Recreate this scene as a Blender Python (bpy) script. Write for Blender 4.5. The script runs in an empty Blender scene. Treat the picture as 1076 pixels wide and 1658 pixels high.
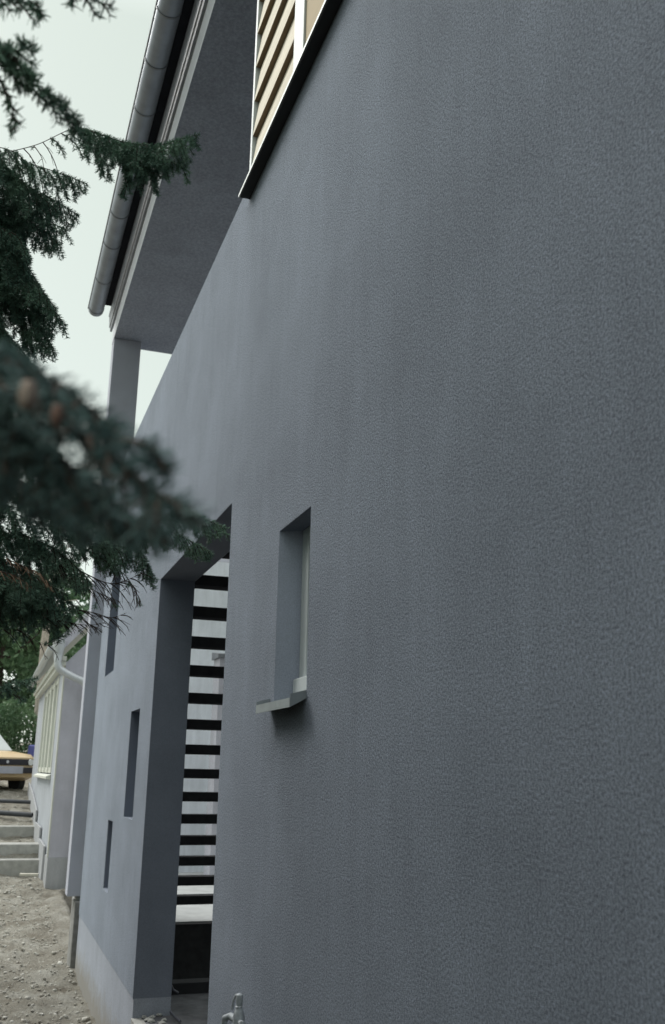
import bpy, math, random
import numpy as np
from mathutils import Vector, Matrix, Euler

R = math.radians
scene = bpy.context.scene
col = scene.collection

# ------------------------------------------------------------------ camera, sky, sun, exposure
EYE = Vector((0.0, 1.1, 1.6))                       # x runs along the wall, y out of it, z up; threshold = 0
ROT = Matrix(((-0.3291, -0.2419, -0.9128), (-0.9441, 0.1034, 0.3130), (0.0187, 0.9648, -0.2625)))
PPX, PPY, FPX = 538.0, 829.0, 1560.0
cd = bpy.data.cameras.new('camera')
cam = bpy.data.objects.new('camera', cd)
col.objects.link(cam)
cam.matrix_world = Matrix.Translation(EYE) @ ROT.to_quaternion().to_matrix().to_4x4()
cd.sensor_fit = 'VERTICAL'; cd.sensor_height = 36.0; cd.lens = FPX / 1658 * 36
cd.clip_start = 0.05; cd.clip_end = 1500
cd.dof.use_dof = True; cd.dof.focus_distance = 3.9; cd.dof.aperture_fstop = 5.6
scene.camera = cam

world = bpy.data.worlds.new('World'); scene.world = world; world.use_nodes = True
wn = world.node_tree; wn.nodes.clear()
SUN_DIR = Vector((0.80, 0.55, 0.85)).normalized()
sky = wn.nodes.new('ShaderNodeTexSky'); sky.sky_type = 'NISHITA'; sky.sun_disc = False
sky.sun_elevation = math.asin(SUN_DIR.z); sky.sun_rotation = math.atan2(SUN_DIR.x, SUN_DIR.y)
sky.dust_density = 1.0; sky.air_density = 1.0
hs = wn.nodes.new('ShaderNodeHueSaturation'); hs.inputs['Saturation'].default_value = 0.25
bg1 = wn.nodes.new('ShaderNodeBackground'); bg1.inputs['Strength'].default_value = 0.05
bg2 = wn.nodes.new('ShaderNodeBackground')          # the closed cloud cover in front of the sky
bg2.inputs['Strength'].default_value = 1.0
wtc = wn.nodes.new('ShaderNodeTexCoord'); wsx = wn.nodes.new('ShaderNodeSeparateXYZ'); wrp = wn.nodes.new('ShaderNodeValToRGB')
wn.links.new(wtc.outputs['Generated'], wsx.inputs[0]); wn.links.new(wsx.outputs['Z'], wrp.inputs[0])
wrp.color_ramp.elements[0].position = 0.66; wrp.color_ramp.elements[0].color = (0.222, 0.256, 0.222, 1)
wrp.color_ramp.elements[1].position = 0.96; wrp.color_ramp.elements[1].color = (1.0, 1.0, 1.0, 1)   # an overcast sky is brightest overhead
wsc = wn.nodes.new('ShaderNodeVectorMath'); wsc.operation = 'SCALE'; wsc.inputs['Scale'].default_value = 2.25
wn.links.new(wrp.outputs[0], wsc.inputs[0]); wn.links.new(wsc.outputs[0], bg2.inputs['Color'])
add = wn.nodes.new('ShaderNodeAddShader'); wo = wn.nodes.new('ShaderNodeOutputWorld')
wn.links.new(sky.outputs[0], hs.inputs['Color']); wn.links.new(hs.outputs[0], bg1.inputs['Color'])
wn.links.new(bg1.outputs[0], add.inputs[0]); wn.links.new(bg2.outputs[0], add.inputs[1])
wn.links.new(add.outputs[0], wo.inputs['Surface'])

sd = bpy.data.lights.new('sun', 'SUN'); sd.energy = 2.4; sd.angle = R(26); sd.color = (1.0, 0.98, 0.93)
sun = bpy.data.objects.new('sun', sd); col.objects.link(sun)
sun.rotation_euler = SUN_DIR.to_track_quat('Z', 'Y').to_euler(); sun.location = (0, 8, 12)

scene.view_settings.view_transform = 'Standard'; scene.view_settings.look = 'None'
scene.view_settings.exposure = 0.0; scene.view_settings.gamma = 1.0
scene.view_settings.use_curve_mapping = False

rng = np.random.default_rng(7)
random.seed(7)

# ------------------------------------------------------------------ helpers
def tag(o, label=None, cat=None, group=None, kind=None):
    if label: o['label'] = label
    if cat: o['category'] = cat
    if group: o['group'] = group
    if kind: o['kind'] = kind
    return o

def empty(name, loc=(0, 0, 0), rz=0.0):
    o = bpy.data.objects.new(name, None); col.objects.link(o)
    o.location = loc; o.rotation_euler = (0, 0, rz); o.empty_display_size = 0.2
    return o

class MB:
    def __init__(s): s.v = []; s.f = []; s.mi = []
    def add(s, vs, fs, mi=0):
        b = len(s.v); s.v += [tuple(p) for p in vs]; s.f += [tuple(b + i for i in f) for f in fs]; s.mi += [mi] * len(fs)
        return s
    def box(s, x0, x1, y0, y1, z0, z1, mi=0):
        vs = [(x, y, z) for z in (z0, z1) for y in (y0, y1) for x in (x0, x1)]
        return s.add(vs, [(0, 2, 3, 1), (4, 5, 7, 6), (0, 1, 5, 4), (2, 6, 7, 3), (0, 4, 6, 2), (1, 3, 7, 5)], mi)
    def prism(s, prof, a0, a1, axis='x', mi=0):
        """profile points (u,v) extruded along an axis; x: (y,z)  y: (x,z)  z: (x,y)"""
        n = len(prof)
        def P(a, u, v): return {'x': (a, u, v), 'y': (u, a, v), 'z': (u, v, a)}[axis]
        vs = [P(a0, u, v) for u, v in prof] + [P(a1, u, v) for u, v in prof]
        fs = [(i, (i + 1) % n, (i + 1) % n + n, i + n) for i in range(n)] + [tuple(range(n - 1, -1, -1)), tuple(range(n, 2 * n))]
        return s.add(vs, fs, mi)
    def tube(s, pts, r, n=10, cap=True, mi=0):
        pts = [Vector(p) for p in pts]; m = len(pts)
        rs = r if isinstance(r, (list, tuple)) else [r] * m
        vs = []; up = None
        for i, p in enumerate(pts):
            t = (pts[min(i + 1, m - 1)] - pts[max(i - 1, 0)]).normalized()
            if up is None:
                up = Vector((0, 0, 1)) if abs(t.z) < .9 else Vector((1, 0, 0))
            a = (up - t * up.dot(t)).normalized(); b = t.cross(a); up = a
            for k in range(n):
                w = 2 * math.pi * k / n
                vs.append(p + (a * math.cos(w) + b * math.sin(w)) * rs[i])
        fs = [(i * n + k, i * n + (k + 1) % n, (i + 1) * n + (k + 1) % n, (i + 1) * n + k) for i in range(m - 1) for k in range(n)]
        if cap: fs += [tuple(range(n - 1, -1, -1)), tuple((m - 1) * n + k for k in range(n))]
        return s.add(vs, fs, mi)
    def build(s, name, mat, parent=None, smooth=False, bevel=0.0):
        me = bpy.data.meshes.new(name); me.from_pydata(s.v, [], s.f)
        mats = mat if isinstance(mat, (list, tuple)) else [mat]
        for m in mats: me.materials.append(m)
        if len(mats) > 1: me.polygons.foreach_set('material_index', s.mi)
        me.update()
        import bmesh
        bm = bmesh.new(); bm.from_mesh(me); bmesh.ops.recalc_face_normals(bm, faces=bm.faces); bm.to_mesh(me); bm.free()
        if smooth:
            me.polygons.foreach_set('use_smooth', [True] * len(me.polygons))
            me.set_sharp_from_angle(angle=R(40))
        o = bpy.data.objects.new(name, me); col.objects.link(o)
        if parent: o.parent = parent
        if bevel > 0:
            b = o.modifiers.new('bevel', 'BEVEL'); b.width = bevel; b.segments = 2; b.limit_method = 'ANGLE'; b.angle_limit = R(50)
        return o

def mesh_np(name, V, F, mat, parent=None, smooth=False):
    """V (n,3) float, F (m,k) int, all faces the same k"""
    V = np.asarray(V, np.float32); F = np.asarray(F, np.int32); k = F.shape[1]
    me = bpy.data.meshes.new(name)
    me.vertices.add(len(V)); me.vertices.foreach_set('co', V.ravel())
    me.loops.add(F.size); me.loops.foreach_set('vertex_index', F.ravel())
    me.polygons.add(len(F)); me.polygons.foreach_set('loop_start', np.arange(0, F.size, k, dtype=np.int32))
    me.update(calc_edges=True); me.validate()
    if smooth: me.polygons.foreach_set('use_smooth', [True] * len(F))
    for m in (mat if isinstance(mat, (list, tuple)) else [mat]): me.materials.append(m)
    o = bpy.data.objects.new(name, me); col.objects.link(o)
    if parent: o.parent = parent
    return o

# ------------------------------------------------------------------ materials
def nmat(name):
    m = bpy.data.materials.new(name); m.use_nodes = True
    nt = m.node_tree; b = nt.nodes['Principled BSDF']
    return m, nt, b

def noise(nt, scale, detail=3, rough=.55, vec=None, stretch=None):
    tc = nt.nodes.new('ShaderNodeTexCoord'); src = tc.outputs['Object']
    if stretch:
        mp = nt.nodes.new('ShaderNodeMapping'); mp.inputs['Scale'].default_value = stretch
        nt.links.new(src, mp.inputs['Vector']); src = mp.outputs[0]
    n = nt.nodes.new('ShaderNodeTexNoise'); n.inputs['Scale'].default_value = scale
    n.inputs['Detail'].default_value = detail; n.inputs['Roughness'].default_value = rough
    nt.links.new(src, n.inputs['Vector'])
    return n

def ramp(nt, src, stops):
    r = nt.nodes.new('ShaderNodeValToRGB'); e = r.color_ramp.elements
    while len(e) < len(stops): e.new(0.5)
    for i, (p, c) in enumerate(stops):
        e[i].position = p; e[i].color = (c[0], c[1], c[2], 1) if not isinstance(c, float) else (c, c, c, 1)
    nt.links.new(src, r.inputs[0]); return r

def mul(nt, a, b, fac=1.0):
    m = nt.nodes.new('ShaderNodeMixRGB'); m.blend_type = 'MULTIPLY'; m.inputs[0].default_value = fac
    for s, i in ((a, 1), (b, 2)):
        if isinstance(s, tuple): m.inputs[i].default_value = (*s, 1)
        else: nt.links.new(s, m.inputs[i])
    return m.outputs[0]

def simple(name, c, rough=.7, metal=0.0, var=.12, scale=6.0, bump=0.0, bscale=60.0, bdist=.002, stretch=None, spec=.5):
    m, nt, b = nmat(name)
    n = noise(nt, scale, 4, .6, stretch=stretch)
    r = ramp(nt, n.outputs[0], [(.3, 1 - var), (.7, 1 + var)])
    lo = tuple(min(1, x * (1 - var)) for x in c); hi = tuple(min(1, x * (1 + var)) for x in c)
    r = ramp(nt, n.outputs[0], [(.3, lo), (.7, hi)])
    nt.links.new(r.outputs[0], b.inputs['Base Color'])
    b.inputs['Roughness'].default_value = rough; b.inputs['Metallic'].default_value = metal
    b.inputs['Specular IOR Level'].default_value = spec
    if bump:
        n2 = noise(nt, bscale, 4, .6); bp = nt.nodes.new('ShaderNodeBump')
        bp.inputs['Strength'].default_value = bump; bp.inputs['Distance'].default_value = bdist
        nt.links.new(n2.outputs[0], bp.inputs['Height']); nt.links.new(bp.outputs[0], b.inputs['Normal'])
    return m

def render_mat(name, c, gscale=150.0, bump=.9, dist=.004, streak=.10, lo=.60):
    """scratched mineral render: round grains of a few mm, rain streaks, broad cloudy unevenness"""
    m, nt, b = nmat(name)
    st = noise(nt, 1.0, 5, .6, stretch=(13.0, 13.0, 1.6))
    rs = ramp(nt, st.outputs[0], [(.30, 1 - streak), (.72, 1.0)])
    cl = noise(nt, 1.5, 6, .62); rc = ramp(nt, cl.outputs[0], [(.32, .84), (.66, 1.03)])
    g = noise(nt, gscale, 8, .80)
    rg = ramp(nt, g.outputs[0], [(.36, lo), (.62, 1.16)])  # pits darkened in colour from the bump height, standing for their small shadows
    cc = mul(nt, mul(nt, mul(nt, c, rs.outputs[0]), rc.outputs[0]), rg.outputs[0])
    nt.links.new(cc, b.inputs['Base Color'])
    b.inputs['Roughness'].default_value = .95; b.inputs['Specular IOR Level'].default_value = .25
    g2 = noise(nt, gscale * .45, 2, .5)
    ad = nt.nodes.new('ShaderNodeMath'); ad.operation = 'MULTIPLY_ADD'; ad.inputs[1].default_value = .15
    nt.links.new(g2.outputs[0], ad.inputs[0]); nt.links.new(g.outputs[0], ad.inputs[2])
    bp = nt.nodes.new('ShaderNodeBump'); bp.inputs['Strength'].default_value = bump; bp.inputs['Distance'].default_value = dist
    nt.links.new(ad.outputs[0], bp.inputs['Height']); nt.links.new(bp.outputs[0], b.inputs['Normal'])
    return m

M = {}
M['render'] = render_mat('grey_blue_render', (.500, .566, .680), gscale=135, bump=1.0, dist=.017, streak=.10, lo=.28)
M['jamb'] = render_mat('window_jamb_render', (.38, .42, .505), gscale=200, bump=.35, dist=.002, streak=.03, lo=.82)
M['reveal_shade'] = render_mat('shaded_reveal_render', (.235, .262, .32), gscale=200, bump=.35, dist=.002, streak=.03, lo=.82)  # darker copy of the wall render; shade of reveals and lintels in the colour
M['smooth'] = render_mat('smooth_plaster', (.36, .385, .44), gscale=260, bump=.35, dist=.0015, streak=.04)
M['columnm'] = render_mat('pale_pier_plaster', (.60, .62, .71), gscale=260, bump=.3, dist=.0015, streak=.04)
M['plinth'] = render_mat('plinth_render', (.46, .495, .57), gscale=240, bump=.3, dist=.0015, streak=.10)
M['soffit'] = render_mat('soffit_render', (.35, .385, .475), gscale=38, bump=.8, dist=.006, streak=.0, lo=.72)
M['footing'] = simple('stained_concrete', (.26, .26, .25), .95, var=.3, scale=9, bump=.4, bscale=60, bdist=.003)
M['concrete'] = simple('concrete', (.40, .40, .38), .95, var=.18, scale=8, bump=.4, bscale=60, bdist=.003, spec=.2)
M['screed_shade'] = simple('shaded_screed', (.13, .13, .14), .9, var=.35, scale=9, bump=.4, bscale=50, bdist=.003)  # inner floor darkened in colour where shade falls inside the opening
M['lightwall'] = render_mat('pale_court_render', (.78, .82, .88), lo=.9, gscale=120, bump=.3, dist=.002, streak=.16)
M['floor'] = simple('court_floor', (.36, .37, .37), .9, var=.15, scale=4)
M['dark'] = simple('unlit_dark', (.03, .03, .033), .95, var=.1)  # near-black for unlit spots; their shade is put into the colour
M['tread'] = simple('dark_stained_wood', (.045, .045, .048), .9, var=.2, scale=12, spec=.1)
M['fascia'] = simple('fascia_plaster', (.74, .76, .82), .9, var=.06, scale=3)
M['zinc'] = simple('zinc_sheet', (.25, .275, .315), .45, metal=.5, var=.14, scale=5)
M['zincd'] = simple('weathered_zinc', (.20, .21, .23), .5, metal=.5, var=.2, scale=9, stretch=(1, 1, 1))
M['zincl'] = simple('new_zinc', (.55, .58, .60), .4, metal=.25, var=.08, scale=5)
M['eaves'] = simple('eaves_board', (.018, .019, .022), .9, var=.25, scale=10, spec=.1)
M['rust'] = simple('brown_batten', (.03, .022, .02), .9, var=.3, scale=20)
M['tile'] = simple('roof_tiles', (.05, .045, .045), .85, var=.25, scale=6)
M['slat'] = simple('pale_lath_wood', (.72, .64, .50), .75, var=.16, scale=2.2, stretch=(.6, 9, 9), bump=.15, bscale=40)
M['slat_shade'] = simple('slat_underside_shade', (.24, .17, .11), .85, var=.2, scale=6, stretch=(.6, 6, 6))  # underside and ends of the pale slats, shade put into the colour
M['white'] = simple('white_frame_paint', (.50, .54, .535), .55, var=.05, scale=4)
M['whiteg'] = simple('pale_grey_paint', (.62, .67, .68), .55, var=.05, scale=4)
M['ply'] = simple('tan_board', (.52, .40, .24), .8, var=.08, scale=3, stretch=(.5, 4, 4))
M['sillm'] = simple('sheet_metal_sill', (.50, .53, .52), .55, metal=.2, var=.07, scale=7)
M['silld'] = simple('aluminium_sill', (.31, .34, .36), .45, metal=.6, var=.15, scale=12)
M['cream'] = simple('cream_paint', (.60, .61, .55), .6, var=.06, scale=5)
M['annex'] = render_mat('pale_lavender_render', (.58, .58, .65), gscale=120, bump=.25, dist=.002, streak=.08)
M['annexp'] = render_mat('pale_plinth', (.50, .51, .53), gscale=90, bump=.3, dist=.003, streak=.12)
M['annexf'] = render_mat('pale_front_render', (.50, .53, .58), gscale=120, bump=.25, dist=.002, streak=.08)
mg, ntg, bg = nmat('window_glass')
bg.inputs['Base Color'].default_value = (.02, .025, .03, 1); bg.inputs['Roughness'].default_value = .35; bg.inputs['Specular IOR Level'].default_value = .15
M['glass'] = mg
M['bark'] = simple('spruce_bark', (.07, .05, .042), .95, var=.35, scale=30, bump=.6, bscale=70, bdist=.004)
M['twig'] = simple('dry_twig_bark', (.055, .038, .03), .9, var=.3, scale=40)
M['budp'] = simple('pale_bud', (.34, .27, .22), .8, var=.25, scale=60)
M['twign'] = simple('young_twig_bark', (.09, .06, .045), .9, var=.3, scale=40)
M['twigd'] = simple('dead_twig_bark', (.22, .14, .09), .9, var=.3, scale=40)
M['bud'] = simple('brown_bud', (.20, .12, .09), .8, var=.25, scale=60)
M['hose'] = simple('grey_hose', (.12, .12, .15), .6, var=.15, scale=12)
M['pipe'] = simple('dark_plastic_pipe', (.05, .055, .065), .5, var=.15)
M['timber'] = simple('bleached_timber', (.62, .60, .52), .85, var=.12, scale=12)
M['carp'] = simple('ochre_car_paint', (.62, .46, .27), .3, var=.04, scale=3)
M['black'] = simple('black_plastic', (.018, .018, .028), .5, var=.1)
M['rubber'] = simple('tyre_rubber', (.015, .015, .017), .9, var=.1)
M['plate'] = simple('grey_bumper', (.42, .43, .50), .5, var=.08)
M['chrome'] = simple('bright_metal', (.62, .63, .66), .3, metal=.8, var=.1)
M['tapm'] = simple('dull_brass_tap', (.40, .43, .46), .6, metal=.0, var=.3, scale=60)
M['blue'] = simple('blue_plastic', (.08, .09, .30), .5, var=.1)
M['orange'] = simple('orange_plastic', (.55, .22, .08), .5, var=.1)

def leafmat(name, dark, light, scale, rough=.6, trans=.0):
    m, nt, b = nmat(name)
    n = noise(nt, scale, 3, .6); r = ramp(nt, n.outputs[0], [(.35, dark), (.65, light)])
    nt.links.new(r.outputs[0], b.inputs['Base Color']); b.inputs['Roughness'].default_value = rough
    b.inputs['Specular IOR Level'].default_value = .3
    if trans:
        tr = nt.nodes.new('ShaderNodeBsdfTranslucent'); nt.links.new(r.outputs[0], tr.inputs['Color'])
        mx = nt.nodes.new('ShaderNodeMixShader'); mx.inputs[0].default_value = trans
        out = nt.nodes['Material Output']
        nt.links.new(b.outputs[0], mx.inputs[1]); nt.links.new(tr.outputs[0], mx.inputs[2]); nt.links.new(mx.outputs[0], out.inputs['Surface'])
    return m
M['needle2'] = leafmat('young_spruce_needles', (.095, .165, .16), (.20, .30, .285), 14.0)
M['needle'] = leafmat('spruce_needles', (.090, .168, .130), (.220, .350, .255), 9.0)
M['leaf1'] = leafmat('broad_leaves_light', (.07, .13, .07), (.16, .25, .13), 1.3, trans=.3)
M['leaf3'] = leafmat('far_leaves', (.075, .14, .085), (.20, .32, .18), 1.1, trans=.35)
M['leaf2'] = leafmat('broad_leaves_dark', (.025, .06, .035), (.07, .13, .075), 1.5, trans=.2)
M['barkb'] = simple('pale_trunk_bark', (.42, .37, .32), .9, var=.3, scale=8)

# ground material
m, nt, b = nmat('gravelly_earth')
n1 = noise(nt, 2.2, 6, .7); r1 = ramp(nt, n1.outputs[0], [(.28, (.16, .14, .11)), (.5, (.29, .275, .235)), (.72, (.42, .41, .37))])
n2 = noise(nt, 38, 5, .75); r2 = ramp(nt, n2.outputs[0], [(.3, .62), (.6, 1.1)])
tc = nt.nodes.new('ShaderNodeTexCoord'); sx_ = nt.nodes.new('ShaderNodeSeparateXYZ'); nt.links.new(tc.outputs['Object'], sx_.inputs[0])
mr = nt.nodes.new('ShaderNodeMapRange'); mr.inputs[1].default_value = 7.9; mr.inputs[2].default_value = 9.0; nt.links.new(sx_.outputs[0], mr.inputs[0])
mx = nt.nodes.new('ShaderNodeMixRGB'); mx.inputs[1].default_value = (.085, .07, .055, 1)       # unseen near ground darkened to cut light bouncing onto the wall
nt.links.new(mr.outputs[0], mx.inputs[0]); nt.links.new(mul(nt, r1.outputs[0], r2.outputs[0]), mx.inputs[2])
nt.links.new(mx.outputs[0], b.inputs['Base Color']); b.inputs['Roughness'].default_value = 1.0
b.inputs['Specular IOR Level'].default_value = .15
bp = nt.nodes.new('ShaderNodeBump'); bp.inputs['Strength'].default_value = 1.0; bp.inputs['Distance'].default_value = .03
nt.links.new(n2.outputs[0], bp.inputs['Height']); nt.links.new(bp.outputs[0], b.inputs['Normal']); M['ground'] = m
M['stone'] = leafmat('rubble_stone', (.26, .24, .20), (.62, .61, .56), 14.0, rough=.95)

# ------------------------------------------------------------------ ground
XP = [-400, -5, 4, 8, 10, 12, 17.5, 19.2, 19.8, 21.9, 22.3, 27, 34, 60, 120, 600]
ZP = [-.2, -.2, -.30, -.44, -.47, -.46, -.29, -.27, .12, .18, .40, .98, 1.5, 3.0, 4.0, 4.0]
def zg(x, y): return float(np.interp(x, XP, ZP))
xs = np.unique(np.concatenate([np.linspace(-400, -10, 14), np.linspace(-10, 6, 17), np.arange(6, 30, .08), np.linspace(30, 60, 30), np.linspace(64, 600, 16)]))
ys = np.unique(np.concatenate([np.linspace(-300, -8, 10), np.linspace(-8, -.6, 6), np.arange(-.5, 2.2, .06), np.linspace(2.4, 8, 12), np.linspace(10, 300, 12)]))
GX, GY = np.meshgrid(xs, ys, indexing='ij')
GZ = np.interp(GX, XP, ZP)
def lump(x, y):
    return (.030 * np.sin(x * 3.1 + y * 2.3 + 1) * np.sin(y * 4.7 - x * 1.3) + .022 * np.sin(x * 7.7 + 2 * np.sin(y * 5)) * np.sin(y * 9.1 + x * 2.2)
            + .012 * np.sin(x * 19.0 + y * 7) * np.sin(y * 23.0 - x * 11))
act = np.clip((GX - 6) / 2, 0, 1) * np.clip((32 - GX) / 2, 0, 1)
GZ = GZ + lump(GX, GY) * act + rng.normal(0, .006, GX.shape) * act
pit = (GX > 7.2) & (GX < 10.6) & (GY < -.2)
GZ = np.where((GY < -.26) & (GX < 17), np.minimum(GZ, -1.4), GZ)
nx, ny = GX.shape
idx = np.arange(nx * ny).reshape(nx, ny)
F = np.stack([idx[:-1, :-1], idx[1:, :-1], idx[1:, 1:], idx[:-1, 1:]], -1).reshape(-1, 4)
g = mesh_np('ground', np.stack([GX, GY, GZ], -1).reshape(-1, 3), F, M['ground'], smooth=True)
tag(g, kind='structure')

# loose stones: one uncountable mass
ico_v = []
t = (1 + 5 ** .5) / 2
for a, b_ in ((1, t), (-1, t), (1, -t), (-1, -t)): ico_v += [(a, b_, 0), (0, a, b_), (b_, 0, a)]
ico_v = np.array(ico_v, float); ico_v /= np.linalg.norm(ico_v[0])
import bmesh as _bm
_b = _bm.new()
for v in ico_v: _b.verts.new(v)
_h = _bm.ops.convex_hull(_b, input=_b.verts); _b.verts.index_update()
ico_f = np.array([[v.index for v in f.verts] for f in _b.faces]); ico_v = np.array([v.co[:] for v in _b.verts]); _b.free()
NS = 9000
sx = 7.5 + 12.5 * rng.random(NS) ** .9; sy = -.02 + 1.9 * rng.random(NS)
extra = rng.random(NS) < .12; sx = np.where(extra, rng.uniform(20, 29, NS), sx)
kk = (sy > .03) & ~((sx > 19.2) & (sx < 20.4)) & ~((sx > 21.8) & (sx < 22.5)); sx = sx[kk]; sy = sy[kk]; NS = len(sx)
ss = .004 + .018 * rng.random(NS) ** 4 + .022 * (rng.random(NS) < .015)
sz = np.interp(sx, XP, ZP) + lump(sx, sy) + ss * .25
V = ico_v[None] * (1 + rng.normal(0, .16, (NS, len(ico_v), 1)))
V = V * (ss[:, None, None] * rng.uniform(.6, 1.3, (NS, 1, 3))) * np.array([1, 1, .7])
an = rng.random(NS) * 6.28; ca, sa = np.cos(an), np.sin(an)
V = np.stack([V[..., 0] * ca[:, None] - V[..., 1] * sa[:, None], V[..., 0] * sa[:, None] + V[..., 1] * ca[:, None], V[..., 2]], -1)
V = V + np.stack([sx, sy, sz], -1)[:, None, :]
F = (ico_f[None] + (np.arange(NS) * len(ico_v))[:, None, None]).reshape(-1, 3)
rub = mesh_np('rubble', V.reshape(-1, 3), F, M['stone'])
tag(rub, 'loose pale stones scattered over the unpaved earth beside the wall', 'rubble', kind='stuff')

# ------------------------------------------------------------------ the grey building
WE = 11.25                                           # far end of the front wall
bld = tag(empty('house', (8, 0, 0)), 'dark grey rendered house filling the right side, with flat overhanging slab and slit windows', 'house')
bld.location = (0, 0, 0)

def wall_holes(xr, zr, holes, th, name, mat, parent, splay=None):
    """upright slab y in [-th,0] with openings; a hole with recess depth keeps a back face"""
    xs = sorted({*xr, *[h[0] for h in holes], *[h[1] for h in holes]})
    zs = sorted({*zr, *[h[2] for h in holes], *[h[3] for h in holes]})
    mb = MB(); inside = lambda x, z: next((h for h in holes if h[0] < x < h[1] and h[2] < z < h[3]), None)
    for i in range(len(xs) - 1):
        for j in range(len(zs) - 1):
            x0, x1, z0, z1 = xs[i], xs[i + 1], zs[j], zs[j + 1]
            h = inside((x0 + x1) / 2, (z0 + z1) / 2)
            if h is None:
                mb.add([(x0, 0, z0), (x1, 0, z0), (x1, 0, z1), (x0, 0, z1)], [(3, 2, 1, 0)])
            elif h[4] < th:
                mb.add([(x0, -h[4], z0), (x1, -h[4], z0), (x1, -h[4], z1), (x0, -h[4], z1)], [(3, 2, 1, 0)])
            if h is None or h[4] < th:
                mb.add([(x0, -th, z0), (x1, -th, z0), (x1, -th, z1), (x0, -th, z1)], [(0, 1, 2, 3)])
    for (x0, x1, z0, z1, d) in holes:
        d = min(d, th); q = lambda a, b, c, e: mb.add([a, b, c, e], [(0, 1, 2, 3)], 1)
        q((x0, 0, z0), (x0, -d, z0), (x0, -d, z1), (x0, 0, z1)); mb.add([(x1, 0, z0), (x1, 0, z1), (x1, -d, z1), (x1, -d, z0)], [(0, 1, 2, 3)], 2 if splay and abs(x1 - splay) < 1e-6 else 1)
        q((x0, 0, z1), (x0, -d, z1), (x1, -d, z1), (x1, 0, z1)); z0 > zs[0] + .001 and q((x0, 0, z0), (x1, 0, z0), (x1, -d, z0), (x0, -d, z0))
    X0, X1, Z0, Z1 = xs[0], xs[-1], zs[0], zs[-1]
    mb.add([(X0, 0, Z1), (X1, 0, Z1), (X1, -th, Z1), (X0, -th, Z1)], [(0, 1, 2, 3)])
    mb.add([(X1, 0, Z0), (X1, -th, Z0), (X1, -th, Z1), (X1, 0, Z1)], [(0, 1, 2, 3)])
    mb.add([(X0, 0, Z0), (X0, 0, Z1), (X0, -th, Z1), (X0, -th, Z0)], [(0, 1, 2, 3)])
    if splay:                                        # the far jamb of the small window turns inwards
        mb.v = [(x - .075, y, z) if (abs(x - splay) < 1e-6 and -th + .001 < y < -.01) else (x, y, z) for x, y, z in mb.v]
    me = bpy.data.meshes.new(name); me.from_pydata(mb.v, [], mb.f); me.materials.append(mat); me.materials.append(M['reveal_shade'] if mat is M['render'] else mat); me.materials.append(M['jamb'])
    me.polygons.foreach_set('material_index', mb.mi); me.update()
    o = bpy.data.objects.new(name, me); col.objects.link(o); o.parent = parent
    import bmesh
    bm = bmesh.new(); bm.from_mesh(me); bmesh.ops.remove_doubles(bm, verts=bm.verts, dist=1e-5)
    bmesh.ops.recalc_face_normals(bm, faces=bm.faces); bm.to_mesh(me); bm.free()
    bv = o.modifiers.new('bevel', 'BEVEL'); bv.width = .010; bv.segments = 2; bv.limit_method = 'ANGLE'; bv.angle_limit = R(60)
    return o

SOF = 6.85
holes = [(4.862, 7.157, .115, 2.99, 9), (3.468, 3.912, 1.885, 2.612, .165),
         (7.76, 8.27, 1.235, 2.07, .15), (8.955, 9.29, .585, 1.16, .14), (9.79, 10.55, 2.55, 3.62, .14)]
# the wall stands in two heights: parapet of the loggia, and below the shuttered bay
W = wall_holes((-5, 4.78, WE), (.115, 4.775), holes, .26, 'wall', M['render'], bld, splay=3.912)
MB().box(4.785, WE, -.26, 0, 4.775, 4.905).build('parapet', M['render'], bld)
# plinth: stands back a little from the render
p = MB(); p.box(-5, 4.862, -.26, -.006, -1.2, .1145); p.box(7.157, WE, -.26, -.006, -1.2, .1145)
p.build('plinth', M['plinth'], bld)
nt = M['plinth'].node_tree; b = nt.nodes['Principled BSDF']; src = b.inputs['Base Color'].links[0].from_socket
tc = nt.nodes.new('ShaderNodeTexCoord'); sp_ = nt.nodes.new('ShaderNodeSeparateXYZ'); nt.links.new(tc.outputs['Object'], sp_.inputs[0])
nz = noise(nt, 5, 5, .7); ma = nt.nodes.new('ShaderNodeMath'); ma.operation = 'MULTIPLY_ADD'; ma.inputs[1].default_value = -.5
nt.links.new(nz.outputs[0], ma.inputs[0]); nt.links.new(sp_.outputs[2], ma.inputs[2])
mr = nt.nodes.new('ShaderNodeMapRange'); mr.inputs[1].default_value = -.62; mr.inputs[2].default_value = -.40; mr.inputs[3].default_value = .8; mr.inputs[4].default_value = 0.0
nt.links.new(ma.outputs[0], mr.inputs[0]); mx = nt.nodes.new('ShaderNodeMixRGB'); nt.links.new(mr.outputs[0], mx.inputs[0]); nt.links.new(src, mx.inputs[1])
mx.inputs[2].default_value = (.27, .25, .21, 1); nt.links.new(mx.outputs[0], b.inputs['Base Color'])   # mud splashed on the plinth
MB().box(4.863, 7.156, -.262, .004, -1.2, -.004).build('threshold', M['concrete'], bld)
MB().box(4.863, 7.156, -.262, -.07, -.0035, .0).box(4.5, 7.95, -3.2, -.2625, -1.2, -.006).build('passage_floor', M['screed_shade'], bld)
MB().box(7.80, 7.95, -3.1, -.27, -.006, .07).build('kerb', M['dark'], bld)  # kerb coloured near-black to stand for the passage shade
MB().box(4.76, 7.06, -5, -.262, 3.22, 3.30).build('added_passage_ceiling', M['dark'], bld)  # ceiling added to keep light out of the passage
# column carrying the slab beyond the end of the wall
MB().box(11.45, 11.72, -.215, .122, .27, SOF).build('column', M['columnm'], bld, bevel=.006)
f_ = MB(); f_.box(11.40, 11.80, -.26, .035, -.9, .22); f_.box(11.47, 11.70, -.20, .02, .22, .27); f_.build('column_footing', M['footing'], bld, bevel=.012)
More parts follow.
